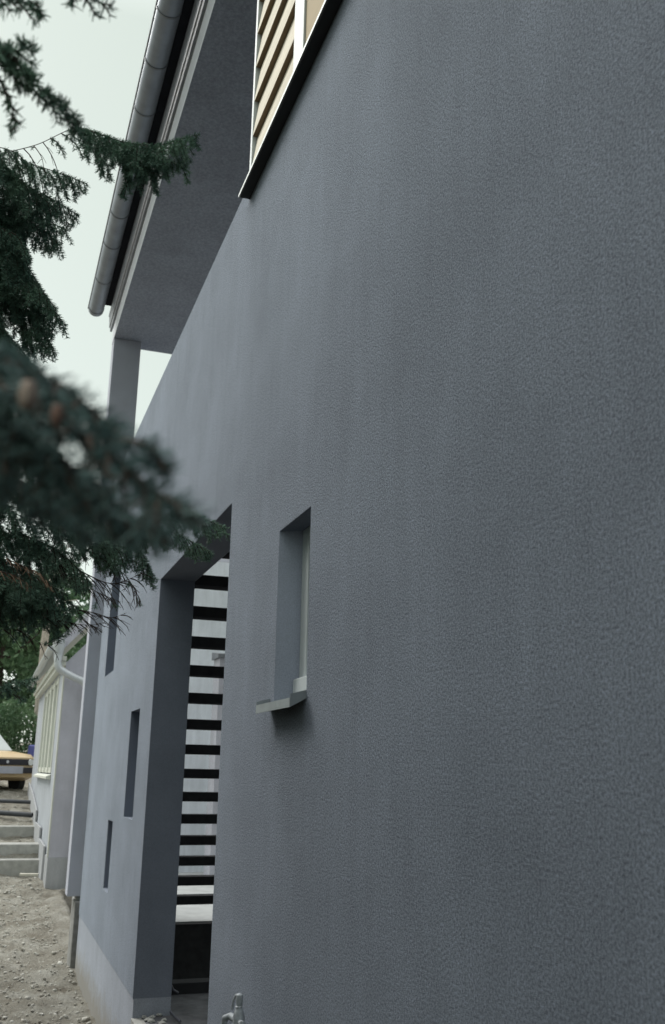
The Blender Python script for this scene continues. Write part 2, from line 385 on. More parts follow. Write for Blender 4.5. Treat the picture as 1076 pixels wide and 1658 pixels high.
# loggia slab and roof
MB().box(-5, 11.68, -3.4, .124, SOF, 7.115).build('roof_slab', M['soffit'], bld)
MB().box(-5, 11.683, .1245, .128, SOF - .002, 7.11).build('fascia', M['fascia'], bld)
z_ = MB(); z_.prism([(.128, 7.10), (.152, 7.10), (.158, 7.15), (.168, 7.155), (.176, 7.30), (.185, 7.31), (.185, 7.345), (.128, 7.345)], -5, 11.83)
z_.build('flashing', M['zincd'], bld, smooth=True)
MB().prism([(.09, 7.35), (.29, 7.35), (.29, 7.385), (.09, 7.40)], -5, 11.60).build('eaves_board', M['eaves'], bld)
MB().prism([(.262, 7.325), (.290, 7.325), (.290, 7.349), (.262, 7.349)], -5, 11.60).build('batten', M['rust'], bld)
MB().prism([(.33, 7.395), (.33, 7.42), (-1.6, 8.10), (-1.6, 8.06)], -5, 11.66).build('roof', M['tile'], bld)
# half-round gutter with seams
gt = MB(); gy, gz, gr = .368, 7.262, .094; n = 14
def half(r0, x): return [(x, gy - r0 * math.cos(math.pi * k / n), gz - r0 * math.sin(math.pi * k / n)) for k in range(n + 1)]
GX0, GX1 = -5.0, 11.60
for r0, rev in ((gr, 0), (gr - .004, 1)):
    a = half(r0, GX0); b2 = half(r0, GX1); gt.add(a + b2, [(k, k + 1, k + n + 2, k + n + 1) for k in range(n)])
gt.add(half(gr, GX1) , [tuple(range(n + 1))]); gt.add(half(gr, GX0), [tuple(range(n + 1))])
gut = gt.build('gutter', M['zinc'], bld, smooth=True)
MB().tube([(GX0, gy + gr + .002, gz + .004), (GX1, gy + gr + .002, gz + .004)], .009, 8).build('bead', M['zincd'], gut, smooth=True)
for xr in (-1.2, 0.6, 2.4, 3.6, 4.9, 5.6, 6.24, 6.83, 7.46, 8.3, 9.2, 9.85, 10.70, 11.52):
    s = MB(); a = half(gr + .0045, xr - .009); b2 = half(gr + .0045, xr + .009); s.add(a + b2, [(k, k + 1, k + n + 2, k + n + 1) for k in range(n)])
    a = half(gr, xr - .009); s.add(a + half(gr + .0045, xr - .009), [(k, k + 1, k + n + 2, k + n + 1) for k in range(n)])
    s.build('gutter_seam', M['zincd'], gut, smooth=True)
# rooms behind the near wall
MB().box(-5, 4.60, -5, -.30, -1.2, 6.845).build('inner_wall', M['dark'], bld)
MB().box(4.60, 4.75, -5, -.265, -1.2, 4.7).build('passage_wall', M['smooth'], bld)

# small window low in the wall
win = empty('window'); win.parent = bld
w_ = MB(); w_.box(3.762, 3.852, -.160, -.088, 1.93, 2.610); w_.box(3.470, 3.518, -.160, -.088, 1.93, 2.610); w_.box(3.518, 3.762, -.160, -.088, 2.56, 2.610)
w_.build('frame', M['whiteg'], win, bevel=.003)
MB().box(3.470, 3.862, -.160, -.066, 1.888, 1.975).build('frame', M['whiteg'], win, bevel=.003)
MB().box(3.518, 3.762, -.140, -.125, 1.995, 2.56).build('pane', M['glass'], win)
s_ = MB()
s_.prism([(-.062, 1.900), (-.062, 1.893), (.058, 1.862), (.058, 1.836), (.063, 1.836), (.063, 1.870)], 3.472, 3.955)
s_.prism([(-.04, 1.892), (.062, 1.836), (.062, 1.884), (-.04, 1.912)], 3.468, 3.471)
s_.prism([(.002, 1.862), (.062, 1.836), (.062, 1.884), (.002, 1.90)], 3.9555, 3.958)
s_.build('sill', M['silld'], win)

# shuttered bay above the wall
bay = empty('shutter'); bay.parent = bld
MB().prism([(.002, 4.777), (.002, 4.796), (.059, 4.788), (.059, 4.776)], -5, 4.775).build('sill_underside_shade', M['dark'], bay)  # black strip painting the shade beneath the sill
MB().prism([(-.05, 4.806), (-.05, 4.800), (.061, 4.790), (.061, 4.785), (.065, 4.785), (.065, 4.803), (.058, 4.803)], -5, 4.795).build('sill', M['sillm'], bay)
MB().box(4.660, 4.700, -.10, .030, 4.812, 7.2).build('frame', M['whiteg'], bay, bevel=.002)
for i in range(10):
    z0 = 4.872 + i * .2335
    if z0 > 6.7: break
    sl = MB()
    A = [(.052, z0), (-.005, z0 + .2335), (-.02, z0 + .2335), (.002, z0)]
    prof = [(.030, z0), (.030, z0 + .012), (.002, z0 + .232), (-.014, z0 + .232), (-.006, z0)]
    n5 = len(prof); x0, x1 = 3.815, 4.652
    vs = [(x0, u, v) for u, v in prof] + [(x1, u, v) for u, v in prof]
    fs = [(k, (k + 1) % n5, (k + 1) % n5 + n5, k + n5) for k in range(n5)] + [tuple(range(n5)), tuple(range(n5, 2 * n5))]
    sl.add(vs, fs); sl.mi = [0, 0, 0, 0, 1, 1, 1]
    sl.build('louvre', [M['slat'], M['slat_shade']], bay)
sl = MB(); sl.prism([(.026, 4.822), (.026, 4.842), (.002, 4.86), (-.012, 4.86), (-.012, 4.822)], 3.815, 4.652); sl.build('bottom_rail', M['slat'], bay)
MB().box(3.648, 3.812, -.08, .040, 4.825, 7.2).build('post', M['white'], bay, bevel=.003)
MB().box(1.2, 3.645, -.06, .030, 4.825, 7.2).build('board_panel', M['ply'], bay)

# ------------------------------------------------------------------ courtyard behind the opening
st = tag(empty('staircase', (9, -.9, 0)), 'open stair of dark treads without risers seen through the wall opening', 'staircase')
st.location = (0, 0, 0)
for k in range(-1, 14):
    xa = 7.365 + .240 * k; zt_ = 3.093 - .21 * k
    MB().box(xa, xa + .165, -1.75, -.268, zt_ - .085, zt_).build('tread', M['tread'], st, bevel=.004)
prof = [(7.07, 3.25), (10.70, .12), (10.70, -.2), (7.07, 2.95)]
MB().prism(prof, -1.80, -1.752, 'y').build('stringer', M['tread'], st)
ct = tag(empty('courtyard_wall', (14.6, -1.7, 0)), 'pale streaked courtyard wall visible between the stair treads', 'wall')
ct.location = (0, 0, 0)
MB().box(15.6, 15.8, -8.5, -.85, -1.3, 5.0).build('wall_panel', M['lightwall'], ct)
MB().box(14.2, 14.598, -2.9, -2.04, -.2, 3.24).build('pier', M['annex'], ct)
MB().prism([(14.15, 3.242), (14.598, 3.242), (14.598, 3.36), (14.15, 3.30)], -2.9, -2.0, 'y').build('pier_cap', M['zincd'], ct)
lg = MB(); lg.box(10.62, 15.598, -5, -.31, -.02, .10); lg.box(10.70, 15.598, -5, -.31, -1.3, -.02)
tag(lg.build('landing', M['floor']), kind='structure')
MB().box(10.55, 10.61, -5, -.27, -1.3, .085).build('landing_front_shade', M['tread'], st)  # dark sheet over the landing front, standing for its shade
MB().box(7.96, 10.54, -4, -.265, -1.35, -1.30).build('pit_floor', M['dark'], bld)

# ------------------------------------------------------------------ hose on the threshold
hose = MB(); hp = [(7.74, -.42, .02), (7.70, -.375, .05), (7.60, -.335, .10), (7.44, -.29, .07), (7.22, -.262, .03), (7.05, -.268, .016), (6.92, -.285, .012)]
def cat(pts, n=8):
    pts = [Vector(p) for p in pts]; out = []
    for i in range(len(pts) - 1):
        p0 = pts[max(i - 1, 0)]; p1 = pts[i]; p2 = pts[i + 1]; p3 = pts[min(i + 2, len(pts) - 1)]
        for k in range(n):
            t = k / n
            out.append(.5 * ((2 * p1) + (p2 - p0) * t + (2 * p0 - 5 * p1 + 4 * p2 - p3) * t * t + (3 * p1 - p0 - 3 * p2 + p3) * t ** 3))
    return out + [pts[-1]]
tag(hose.tube(cat(hp), .008, 8).build('hose', M['hose'], smooth=True), 'short curved grey hose end lying on the concrete threshold of the opening', 'hose')
cl = MB()
for i in range(26):
    cx, cy = rng.uniform(6.85, 7.7), rng.uniform(-.22, -.03); r = rng.uniform(.008, .03)
    v = ico_v * r * rng.uniform(.6, 1.3, (len(ico_v), 3)) * (1, 1, .6) + (cx, cy, r * .3)
    cl.add(v.tolist(), ico_f.tolist())
tag(cl.build('mortar_crumbs', M['concrete']), 'small crumbs of mortar swept on the threshold', 'debris', kind='stuff')

# ------------------------------------------------------------------ garden tap
tp = tag(empty('garden_tap', (3.95, .08, .2)), 'old metal garden tap with wing handle in front of the grey wall', 'tap')
def P3(dx, dy, dz): return (3.95 + dx - tp.location.x, .085 + dy - tp.location.y, .78 + dz - tp.location.z)
MB().tube([P3(0, 0, -.75), P3(0, 0, -.14)], .016, 12).build('riser_pipe', M['tapm'], tp, smooth=True)
MB().tube([P3(0, 0, -.16), P3(0, 0, -.15), P3(0, 0, -.12), P3(0, 0, -.10), P3(0, 0, -.085), P3(0, 0, -.06), P3(0, 0, -.05)], [.018, .026, .028, .022, .024, .016, .012], 14).build('tap_body', M['tapm'], tp, smooth=True)
MB().tube([P3(0, 0, -.055), P3(0, 0, -.05), P3(0, 0, -.047), P3(0, 0, -.043), P3(0, 0, -.02), P3(0, 0, -.006), P3(0, 0, 0)], [.012, .012, .016, .012, .014, .012, .004], 14).build('spindle', M['tapm'], tp, smooth=True)
MB().tube([P3(0, 0, -.008), P3(.03, .006, -.014), P3(.05, .010, -.035), P3(.062, .012, -.07)], [.008, .006, .0055, .006], 8).build('handle', M['tapm'], tp, smooth=True)
MB().tube([P3(0, .0, -.10), P3(.045, .022, -.088), P3(.075, .035, -.10), P3(.085, .040, -.15)], [.014, .013, .013, .012], 10).build('spout', M['tapm'], tp, smooth=True)
MB().tube([P3(0, 0, -.10), P3(-.045, 0, -.096), P3(-.055, 0, -.096), P3(-.056, 0, -.085)], [.011, .011, .015, .006], 10).build('inlet', M['tapm'], tp, smooth=True)

# ------------------------------------------------------------------ neighbouring gabled house
AX, AY, AE = 17.6, -.05, 26.6
ax = tag(empty('gabled_house', (AX, AY, -.3)), 'pale gabled house beyond the grey one with cream window frames and swan-neck downpipe', 'house')
def L(o): o.location = o.location; return o
ax.location = (0, 0, 0)
AXW = wall_holes((AX + .3, AE), (.17, 3.45), [(18.95, 23.7, 1.50, 3.30, .10)], .25, 'wall', M['annexf'], ax)
AXW.location.y = AY
MB().prism([(AY - .002, .17), (AY - .002, 3.40), (-2.55, 6.2), (-5.1, 3.4), (-5.1, .17)], AX, AX + .298, 'x').build('gable_wall', M['annex'], ax)
MB().box(AX - .012, AX + .298, -5.1, AY + .012, -1.0, .168).box(AX + .3, AE, -.30, AY + .015, -1.0, .168).build('plinth', M['annexp'], ax)
MB().box(AX + .01, AX + .13, AY - .001, AY + .022, .171, 3.34).build('corner_board', M['cream'], ax)
# window band: five cream mullions
for i in range(4):
    x0 = 18.97 + i * 1.18; x1 = x0 + 1.16
    wv = empty('window'); wv.parent = ax
    f = MB(); f.box(x0, x0 + .09, AY - .085, AY + .012, 1.52, 3.29); f.box(x1 - .09, x1, AY - .085, AY + .012, 1.52, 3.29)
    f.box(x0 + .09, x1 - .09, AY - .08, AY - .005, 1.52, 1.62); f.box(x0 + .09, x1 - .09, AY - .08, AY - .005, 3.19, 3.29); f.box(x0 + .53, x0 + .61, AY - .078, AY - .012, 1.62, 3.19)
    f.build('frame', M['cream'], wv, bevel=.004)
    MB().box(x0 + .09, x1 - .09, AY - .06, AY - .05, 1.62, 3.19).build('pane', M['whiteg'], wv)
MB().prism([(AY + .004, 1.40), (AY + .09, 1.42), (AY + .09, 1.46), (AY + .004, 1.498)], 18.9, 23.8).build('window_sill', M['cream'], ax)
# roof, verge, eaves
rv = [(.20, 3.60), (.22, 3.72), (-2.55, 6.95), (-5.3, 3.72), (-5.28, 3.60), (-2.55, 6.78)]
MB().prism([(.20, 3.62), (.20, 3.70), (-2.55, 6.90), (-2.55, 6.81)], AX - .16, AE + .2).prism([(-2.55, 6.81), (-2.55, 6.90), (-5.3, 3.70), (-5.3, 3.62)], AX - .16, AE + .2).build('roof', M['zincl'], ax)
MB().prism([(.17, 3.44), (.19, 3.615), (-2.55, 6.80), (-2.55, 6.62)], AX - .15, AX - .11).build('bargeboard', M['annex'], ax)
MB().box(AX - .10, AE + .1, AY + .002, .10, 3.42, 3.50).box(AX - .08, AE + .1, AY + .002, .055, 3.34, 3.415).build('eaves_board', M['cream'], ax)
gt = MB(); gy2, gz2, gr2 = .205, 3.66, .075
h2 = lambda r0, x: [(x, gy2 - r0 * math.cos(math.pi * k / n), gz2 - r0 * math.sin(math.pi * k / n)) for k in range(n + 1)]
for r0 in (gr2, gr2 - .004): gt.add(h2(r0, AX - .1) + h2(r0, AE), [(k, k + 1, k + n + 2, k + n + 1) for k in range(n)])
gt.add(h2(gr2, AX - .1), [tuple(range(n + 1))]); gt.build('gutter', M['zincl'], ax, smooth=True)
dp = MB(); dx = AX - .17
dp.tube([(dx + .02, .10, 3.76), (dx + .02, .10, 3.70), (dx + .02, .10, 3.52), (dx + .02, .10, 3.46)], [.115, .11, .075, .066], 14)
dp.tube(cat([(dx, .10, 3.50), (dx, .10, 3.38), (dx, .07, 3.28), (dx, -.02, 3.22), (dx, -.20, 3.13), (dx, -.35, 3.07), (dx, -.42, 2.98), (dx, -.43, 2.85)], 6), .064, 14)
dp.tube([(dx, -.43, 2.86), (dx, -.43, .2)], .062, 14); dp.tube([(dx, -.43, .22), (dx, -.43, -.35)], .07, 14)
dp.build('downpipe', M['zincl'], ax, smooth=True)

# steps up to the terrace by the gabled house
stp = tag(empty('garden_steps', (19.5, .8, -.28)), 'low grey concrete steps across the earth path beside the pale house', 'steps')
def step(x0, x1, z0, z1):
    MB().box(x0 - 19.5, x1 - 19.5, -.8 - .034, 2.2, z0 + .28, z1 + .28).build('step', M['concrete'], stp, bevel=.012)
step(19.25, 19.70, -.6, .0); step(19.71, 20.25, -.6, .235); step(22.0, 22.4, -.3, .43)
# stepped stringer of the plinth
MB().prism([(18.3, -.30), (27, -.30), (27, 1.25), (24.5, 1.05), (22.0, .75), (22.0, .52), (20.0, .52), (20.0, .32), (18.3, .30)], AY + .016, AY + .05, 'y').build('plinth_kerb', M['annexp'], ax)

# pipes and board lying on the ground
def lay(name, x0, y0, x1, y1, r, mat, label, cat_, lift=.0, group=None):
    pts = [(x0 + (x1 - x0) * t, y0 + (y1 - y0) * t, max(zg(x0 + (x1 - x0) * t, 0), zg(x0, 0)) + r + .03 + lift) for t in np.linspace(0, 1, 9)]
    return tag(MB().tube(pts, r, 10).build(name, mat, smooth=True), label, cat_, group)
lay('drain_pipe', 24.75, -.02, 25.3, 2.6, .045, M['pipe'], 'dark pipe lying across the earth, the farther of two, nearer the car', 'pipe', .05)
lay('drain_pipe', 22.95, .02, 24.0, 2.6, .055, M['pipe'], 'dark pipe lying across the earth, the nearer of two, just above the steps', 'pipe', .05)
bo = MB().box(-.03, .03, -.16, .16, 0, .035).build('timber_board', M['timber'])
bo.location = (18.9, .17, -.235); bo.rotation_euler = (0, R(-6), R(-12)); tag(bo, 'short pale timber board lying at the foot of the steps', 'board')

# ------------------------------------------------------------------ car
car = tag(empty('parked_car', (27.1, .58, .96), R(27)), 'ochre car with black grille parked on the earth beyond the pale house', 'car')
car.scale = (1.1, 1.1, 1.13)
body = MB(); prof = [(0.03, .36), (0.0, .55), (0.05, .80), (0.22, .885), (1.20, .975), (4.0, .98), (4.25, .85), (4.28, .40), (3.9, .30), (.3, .28)]
W0 = .80
def car_loft(prof, ws):
    mb = MB(); n = len(prof); rows = []
    for (y, k) in ws: rows += [(2.1 + (x - 2.1) * k[0], y, .62 + (z - .62) * k[1]) for x, z in prof]
    fs = []
    for i in range(len(ws) - 1):
        for j in range(n): fs.append((i * n + j, i * n + (j + 1) % n, (i + 1) * n + (j + 1) % n, (i + 1) * n + j))
    fs += [tuple(range(n)), tuple(range((len(ws) - 1) * n, len(ws) * n))]
    return mb.add(rows, fs)
car_loft(prof, [(-.80, (.95, .84)), (-.74, (.985, .96)), (-.5, (1, 1)), (.5, (1, 1)), (.74, (.985, .96)), (.80, (.95, .84))]).build('body', M['carp'], car, smooth=True)
cab = MB(); pr = [(1.05, .96), (1.75, 1.46), (3.05, 1.46), (3.75, .97)]
vs = [(x, s * (.70 if z < 1 else .58), z) for s in (-1, 1) for x, z in pr]
cab.add(vs, [(0, 1, 2, 3), (4, 7, 6, 5), (0, 4, 5, 1), (1, 5, 6, 2), (2, 6, 7, 3), (0, 3, 7, 4)]).build('cabin', M['white'], car, bevel=.03)
ws_ = MB(); ws_.add([(1.215, -.60, 1.015), (1.215, .60, 1.015), (1.80, .52, 1.378), (1.80, -.52, 1.378)], [(0, 1, 2, 3)])
ws_.add([(1.195, -.60, 1.02), (1.195, .60, 1.02), (1.78, .52, 1.385), (1.78, -.52, 1.385)], [(0, 1, 2, 3)])
ws_.build('windscreen', M['sillm'], car)
MB().box(-.025, .06, -.68, .68, .63, .765).build('grille', M['black'], car, bevel=.01)
for s in (-1, 1): MB().tube([(-.045, s * .60, .70), (0.05, s * .60, .70)], .07, 16).build('headlight', M['chrome'], car, smooth=True)
MB().tube([(-.04, 0, .70), (-.02, 0, .70)], .035, 12).build('badge', M['chrome'], car, smooth=True)
MB().box(-.11, -.01, -.80, .80, .45, .58).build('bumper', M['black'], car, bevel=.02)
MB().box(-.135, -.112, -.36, .36, .44, .60).build('number_plate', M['plate'], car, bevel=.006)
for (wx, s) in ((.72, -1), (.72, 1), (3.35, -1), (3.35, 1)):
    w = MB().tube([(wx, s * .60, .30), (wx, s * .62, .30), (wx, s * .76, .30), (wx, s * .78, .30)], [.26, .30, .30, .26], 20).build('wheel', M['rubber'], car, smooth=True)
    MB().tube([(wx, s * .785, .30), (wx, s * .79, .30)], .17, 16).build('rim', M['chrome'], w, smooth=True)
# small blue drum farther back
bl = tag(empty('barrel', (32.6, -.30, 1.45)), 'small blue barrel with an orange base band standing far back beyond the car', 'barrel')
MB().tube([(0, 0, 0), (0, 0, .30)], .18, 16).build('band', M['orange'], bl, smooth=True)
MB().tube([(0, 0, .302), (0, 0, .6), (0, 0, .82), (0, 0, .86)], [.18, .19, .18, .14], 16).build('drum', M['blue'], bl, smooth=True)

# ------------------------------------------------------------------ broadleaf trees in the background
def tree(loc, h, rad, mat, label, seed, cz=.62, nleaf=9000, leaf=.10, trunkm=None, group='broadleaf trees behind the car', low=.12):
    r = np.random.default_rng(seed); t = tag(empty('broadleaf_tree', loc), label, 'tree', group)
    tb = MB(); lean = r.normal(0, .04, 2)
    tb.tube([(lean[0] * z, lean[1] * z, z * h) for z in np.linspace(0, .85, 8)], [rad * .07 * (1.05 - z) for z in np.linspace(0, .85, 8)], 9)
    for i in range(9):
        z = r.uniform(.25, .7) * h; a = r.uniform(0, 6.28); ln = rad * r.uniform(.5, .9)
        tb.tube([(0, 0, z), (math.cos(a) * ln * .5, math.sin(a) * ln * .5, z + ln * .35), (math.cos(a) * ln, math.sin(a) * ln, z + ln * .8)], [rad * .03, rad * .02, rad * .008], 6)
    tb.build('trunk', trunkm or M['bark'], t, smooth=True)
    nc = 70; cc = r.normal(0, 1, (nc, 3)); cc /= np.linalg.norm(cc, axis=1)[:, None]; cc *= (r.random((nc, 1)) ** .4)
    cc = cc * (rad * .82, rad * .82, h * (1 - low) * .46) + (0, 0, h * (low + (1 - low) * .5))
    cr = rad * r.uniform(.14, .34, nc)
    k = r.integers(0, nc, nleaf); d = r.normal(0, 1, (nleaf, 3)); d /= np.linalg.norm(d, axis=1)[:, None]
    c = cc[k] + d * cr[k][:, None] * (r.random((nleaf, 1)) ** .35)
    u = r.normal(0, 1, (nleaf, 3)); u /= np.linalg.norm(u, axis=1)[:, None]; w = np.cross(u, r.normal(0, 1, (nleaf, 3))); w /= np.linalg.norm(w, axis=1)[:, None]
    s = leaf * r.uniform(.5, 1.3, (nleaf, 1))
    V = np.stack([c - u * s, c - w * s * .5, c + u * s, c + w * s * .5], 1).reshape(-1, 3)
    mesh_np('crown', V, np.arange(nleaf * 4).reshape(-1, 4), mat, t)
    return t
tree((38.0, .9, 1.7), 7.6, 2.3, M['leaf1'], 'dark leafy tree directly above the parked car', 11, low=.02, leaf=.13)
tree((43.0, -1.4, 2.0), 8.4, 2.6, M['leaf3'], 'lighter green tree rising behind the roof edge of the pale house', 12, low=.1, leaf=.14)
tree((46.0, 3.2, 2.2), 9.5, 3.0, M['leaf3'], 'light green tree at the left edge behind the dark spruce boughs', 13, low=.05, leaf=.15)
tree((35.2, -1.6, 1.5), 4.4, 1.5, M['leaf1'], 'low dark shrubby tree against the far corner of the pale house', 14, low=.0, leaf=.10, nleaf=7000)
tree((52.0, 7.0, 2.5), 10, 3.4, M['leaf2'], 'dark tree farthest to the left beyond the car', 15, low=.0, leaf=.16)
tree((50.0, -4.5, 2.5), 8.0, 3.2, M['leaf2'], 'dark tree hidden behind the pale house roof', 16, low=.0, leaf=.16)
bt = tag(empty('birch_tree', (34, -.42, 1.5)), 'pale bare trunk rising behind the eaves of the pale house', 'tree')
tb = MB(); tb.tube([(0, 0, 0), (.03, .02, 2), (.0, .06, 4), (-.05, .02, 6), (0, 0, 7.5)], [.17, .15, .13, .10, .05], 12).build('trunk', M['barkb'], bt, smooth=True)
nb = MB()
for i in range(8):
    z = 4.5 + i * .38; a = i * 2.4
    nb.tube([(0, .03, z), (math.cos(a) * .5, math.sin(a) * .5, z + .4), (math.cos(a) * .9, math.sin(a) * .9, z + .5)], [.035, .02, .008], 6)
nb.build('limbs', M['barkb'], bt, smooth=True)

# ------------------------------------------------------------------ spruce
class Needles:
    def __init__(s): s.P = []; s.T = []; s.L = []; s.D = []; s.stems = MB()
    def line(s, pts, dens, nl, r0=.0018, r1=.0008, n=4, needles=True):
        pts = np.array([tuple(p) for p in pts]); seg = np.diff(pts, axis=0); ln = np.linalg.norm(seg, axis=1)
        if needles and dens > 0:
            for a, d, l in zip(pts[:-1], seg, ln):
                k = max(1, int(l * dens)); t = rng.random(k)
                s.P.append(a + d * t[:, None]); s.T.append(np.repeat((d / max(l, 1e-6))[None], k, 0)); s.L.append(np.full(k, nl))
        m = len(pts); s.stems.tube([tuple(p) for p in pts], [r0 + (r1 - r0) * i / (m - 1) for i in range(m)], n, cap=False)
    def build(s, parent, name='needles', width=.0011, mat=None, up=.25):
        P = np.concatenate(s.P); T = np.concatenate(s.T); Ln = np.concatenate(s.L)
        k = len(P); rad = rng.normal(0, 1, (k, 3)); rad -= T * (rad * T).sum(1)[:, None]; rad /= np.linalg.norm(rad, axis=1)[:, None]
        rad[:, 2] += up * .6
        d = T * rng.uniform(.45, .9, (k, 1)) + rad; d /= np.linalg.norm(d, axis=1)[:, None]
        w = np.cross(d, rng.normal(0, 1, (k, 3))); w /= np.linalg.norm(w, axis=1)[:, None]; w *= width
        tip = P + d * (Ln * rng.uniform(.75, 1.15, k))[:, None]
        V = np.stack([P - w, P + w, tip + w * .5, tip - w * .5], 1).reshape(-1, 3)
        return mesh_np(name, V, np.arange(k * 4).reshape(-1, 4), mat or M['needle'], parent)

def at(px, py, D):
    v = ROT @ Vector((px - PPX, -(py - PPY), -FPX)); return EYE + v * (D / FPX)

def twig(p, d, L, droop, wander=.12, n=6):
    pts = [Vector(p)]; d = Vector(d).normalized()
    for i in range(n):
        d = (d + Vector((0, 0, -droop / n)) + Vector(rng.normal(0, wander / n ** .5, 3))).normalized()
        pts.append(pts[-1] + d * (L / n))
    return pts

def bough(tree_root, axis, side, spacing=.035, droop=.9, sec=.045, dens=900, nl=.013, start=0.0, tm='twig', bare=False, r0=.007, ang=50, barep=.0, tipn=True, width=.0011, hang=0.0):
    """axis: world points from the butt outward; side: lateral length; laterals carry second twigs, all carry needles"""
    A = cat(axis, 10); N = Needles()
    cum = [0]
    for a, b in zip(A[:-1], A[1:]): cum.append(cum[-1] + (b - a).length)
    tot = cum[-1]
    m = len(A); st_ = MB(); st_.tube(A, [r0 * (1 - .85 * c / tot) for c in cum], 7)
    s = tot * start; sgn = 1
    ndl = not bare
    while s < tot:
        i = min(max(np.searchsorted(cum, s) - 1, 0), m - 2); p = A[i].lerp(A[i + 1], (s - cum[i]) / max(cum[i + 1] - cum[i], 1e-6)); t = (A[i + 1] - A[i]).normalized()
        f = s / tot
        env = min(1.0, .12 + (tot - s) / (side * 1.1)) * (.7 + .5 * rng.random())
        sv = t.cross(Vector((0, 0, 1))).normalized() * sgn
        a = R(ang + rng.normal(0, 10)); d = t * math.cos(a) + sv * math.sin(a) * (1 - hang) + Vector((0, 0, -hang - .1 * rng.random()))
        Ll = side * env
        pl = twig(p, d, Ll, droop, n=7)
        isb = rng.random() < barep
        N.line(pl, 0 if (isb or bare) else dens, nl, .0022, .0009)
        q = .02; sg = 1
        while q < Ll * .93:
            j = min(int(q / Ll * 7), 6); pp = pl[j].lerp(pl[j + 1], q / Ll * 7 - j); tt = (pl[j + 1] - pl[j]).normalized()
            s2 = tt.cross(Vector((0, 0, 1)));
            s2 = s2.normalized() * sg if s2.length > .05 else Vector((sg, 0, 0))
            L2 = sec * (1.1 - .6 * q / Ll) * (.6 + .7 * rng.random())
            p2 = twig(pp, tt * .75 + s2 * .65 + Vector(rng.normal(0, .15, 3)), L2, droop * .6, n=3)
            N.line(p2, 0 if (isb or bare) and rng.random() < .9 else dens, nl, .0013, .0007, 3)
            q += .022 * (.7 + .6 * rng.random()) * (1.6 if isb or bare else 1.0); sg = -sg
        sgn = -sgn; s += spacing * (.5 + .5 * rng.random())
    i0 = int(m * start)
    if not bare: N.line(A[max(i0, 0):], dens * 1.2, nl, .001, .001, 3)
    elif not N.P: N.line(pl, 20, nl)
    b_ = st_.build('branch', M['bark'], tree_root, smooth=True)
    N.stems.build('twigs', M[tm], b_)
    if N.P: N.build(b_, width=width, mat=M['needle2'] if tm == 'twign' else None)
    return b_

sp = tag(empty('spruce_tree', (1.9, 3.1, -.3)), 'dark spruce whose drooping boughs reach in from the left in front of the wall', 'tree')
SPL = Vector(sp.location)
class _off:  # boughs are laid out in world space, parented with an inverse
    pass
def P(*a): return [at(*p) for p in a]
kids_before = set(col.objects)
hub = lambda z: Vector((1.9, 3.1, z))
B = lambda *pts: list(pts)
# B: the light green sprig across gutter and slab
bough(sp, [hub(3.3), at(-500, 360, 3.9)] + P((-60, 272, 3.55), (0, 250, 3.5), (60, 234, 3.45), (120, 208, 3.42), (160, 216, 3.40)), .20, .05, 1.5, start=.80, barep=.75, hang=.5, nl=.012, dens=500)
bough(sp, P((120, 208, 3.42), (150, 214, 3.4), (200, 230, 3.38), (250, 236, 3.35), (290, 226, 3.33), (322, 218, 3.32)), .17, .020, 1.5, start=.02, hang=.35, dens=1400, r0=.003, sec=.055)
bough(sp, P((170, 225, 3.4), (200, 260, 3.38), (205, 300, 3.37), (196, 318, 3.36)), .05, .02, 1.2, hang=.3, dens=1200, r0=.002, sec=.03)
bough(sp, P((195, 230, 3.4), (225, 262, 3.38), (250, 280, 3.37)), .09, .018, 1.3, hang=.4, dens=1400, r0=.002, sec=.05)
bough(sp, P((230, 232, 3.4), (262, 255, 3.38), (290, 268, 3.37)), .08, .018, 1.3, hang=.4, dens=1400, r0=.002, sec=.04)
# C: drooping fans under it, E: the mass lower down with its long twigs to the right
def fan(pts, D, side, hz, start=None, **kw):
    off = [] if pts[0][0] > 0 else [hub(hz), at(-600, pts[0][1] - 40, D + .4)]
    kw.setdefault('hang', .25); kw.setdefault('dens', 1100)
    bough(sp, off + P(*[(x, y, D) for x, y in pts]), side, kw.pop('spacing', .024), kw.pop('droop', 1.3), start=(.74 if off else 0.0) if start is None else start, **kw)
CF = [[(-60, 230), (40, 262), (100, 282), (140, 298)], [(-60, 260), (30, 295), (80, 320), (128, 350)], [(-80, 300), (20, 345), (70, 372), (100, 402)],
      [(-60, 330), (20, 400), (50, 440), (72, 480)], [(-40, 360), (35, 430), (72, 480), (106, 528)], [(-60, 420), (20, 480), (60, 520), (90, 572)],
      [(-80, 390), (0, 450), (30, 500), (55, 570)], [(-90, 280), (-10, 330), (25, 370), (50, 420)], [(-60, 250), (0, 275), (45, 300), (95, 345)],
      [(-90, 440), (-20, 490), (10, 540), (30, 590)], [(-90, 340), (-20, 400), (5, 450), (20, 510)],
      [(-90, 300), (0, 330), (60, 350), (112, 375)], [(-90, 360), (-10, 400), (40, 440), (90, 500)], [(-90, 400), (0, 440), (50, 480), (84, 540)],
      [(-90, 270), (-10, 300), (40, 330), (80, 360)], [(-90, 470), (-20, 510), (20, 550), (60, 600)], [(-90, 320), (-10, 370), (30, 420), (60, 480)]]
for i, pts in enumerate(CF):
    fan(pts, 3.4 + .09 * (i % 4), .13 if i < 7 else .17, 3.1 - i * .12, nl=.013, sec=.05, droop=1.7)
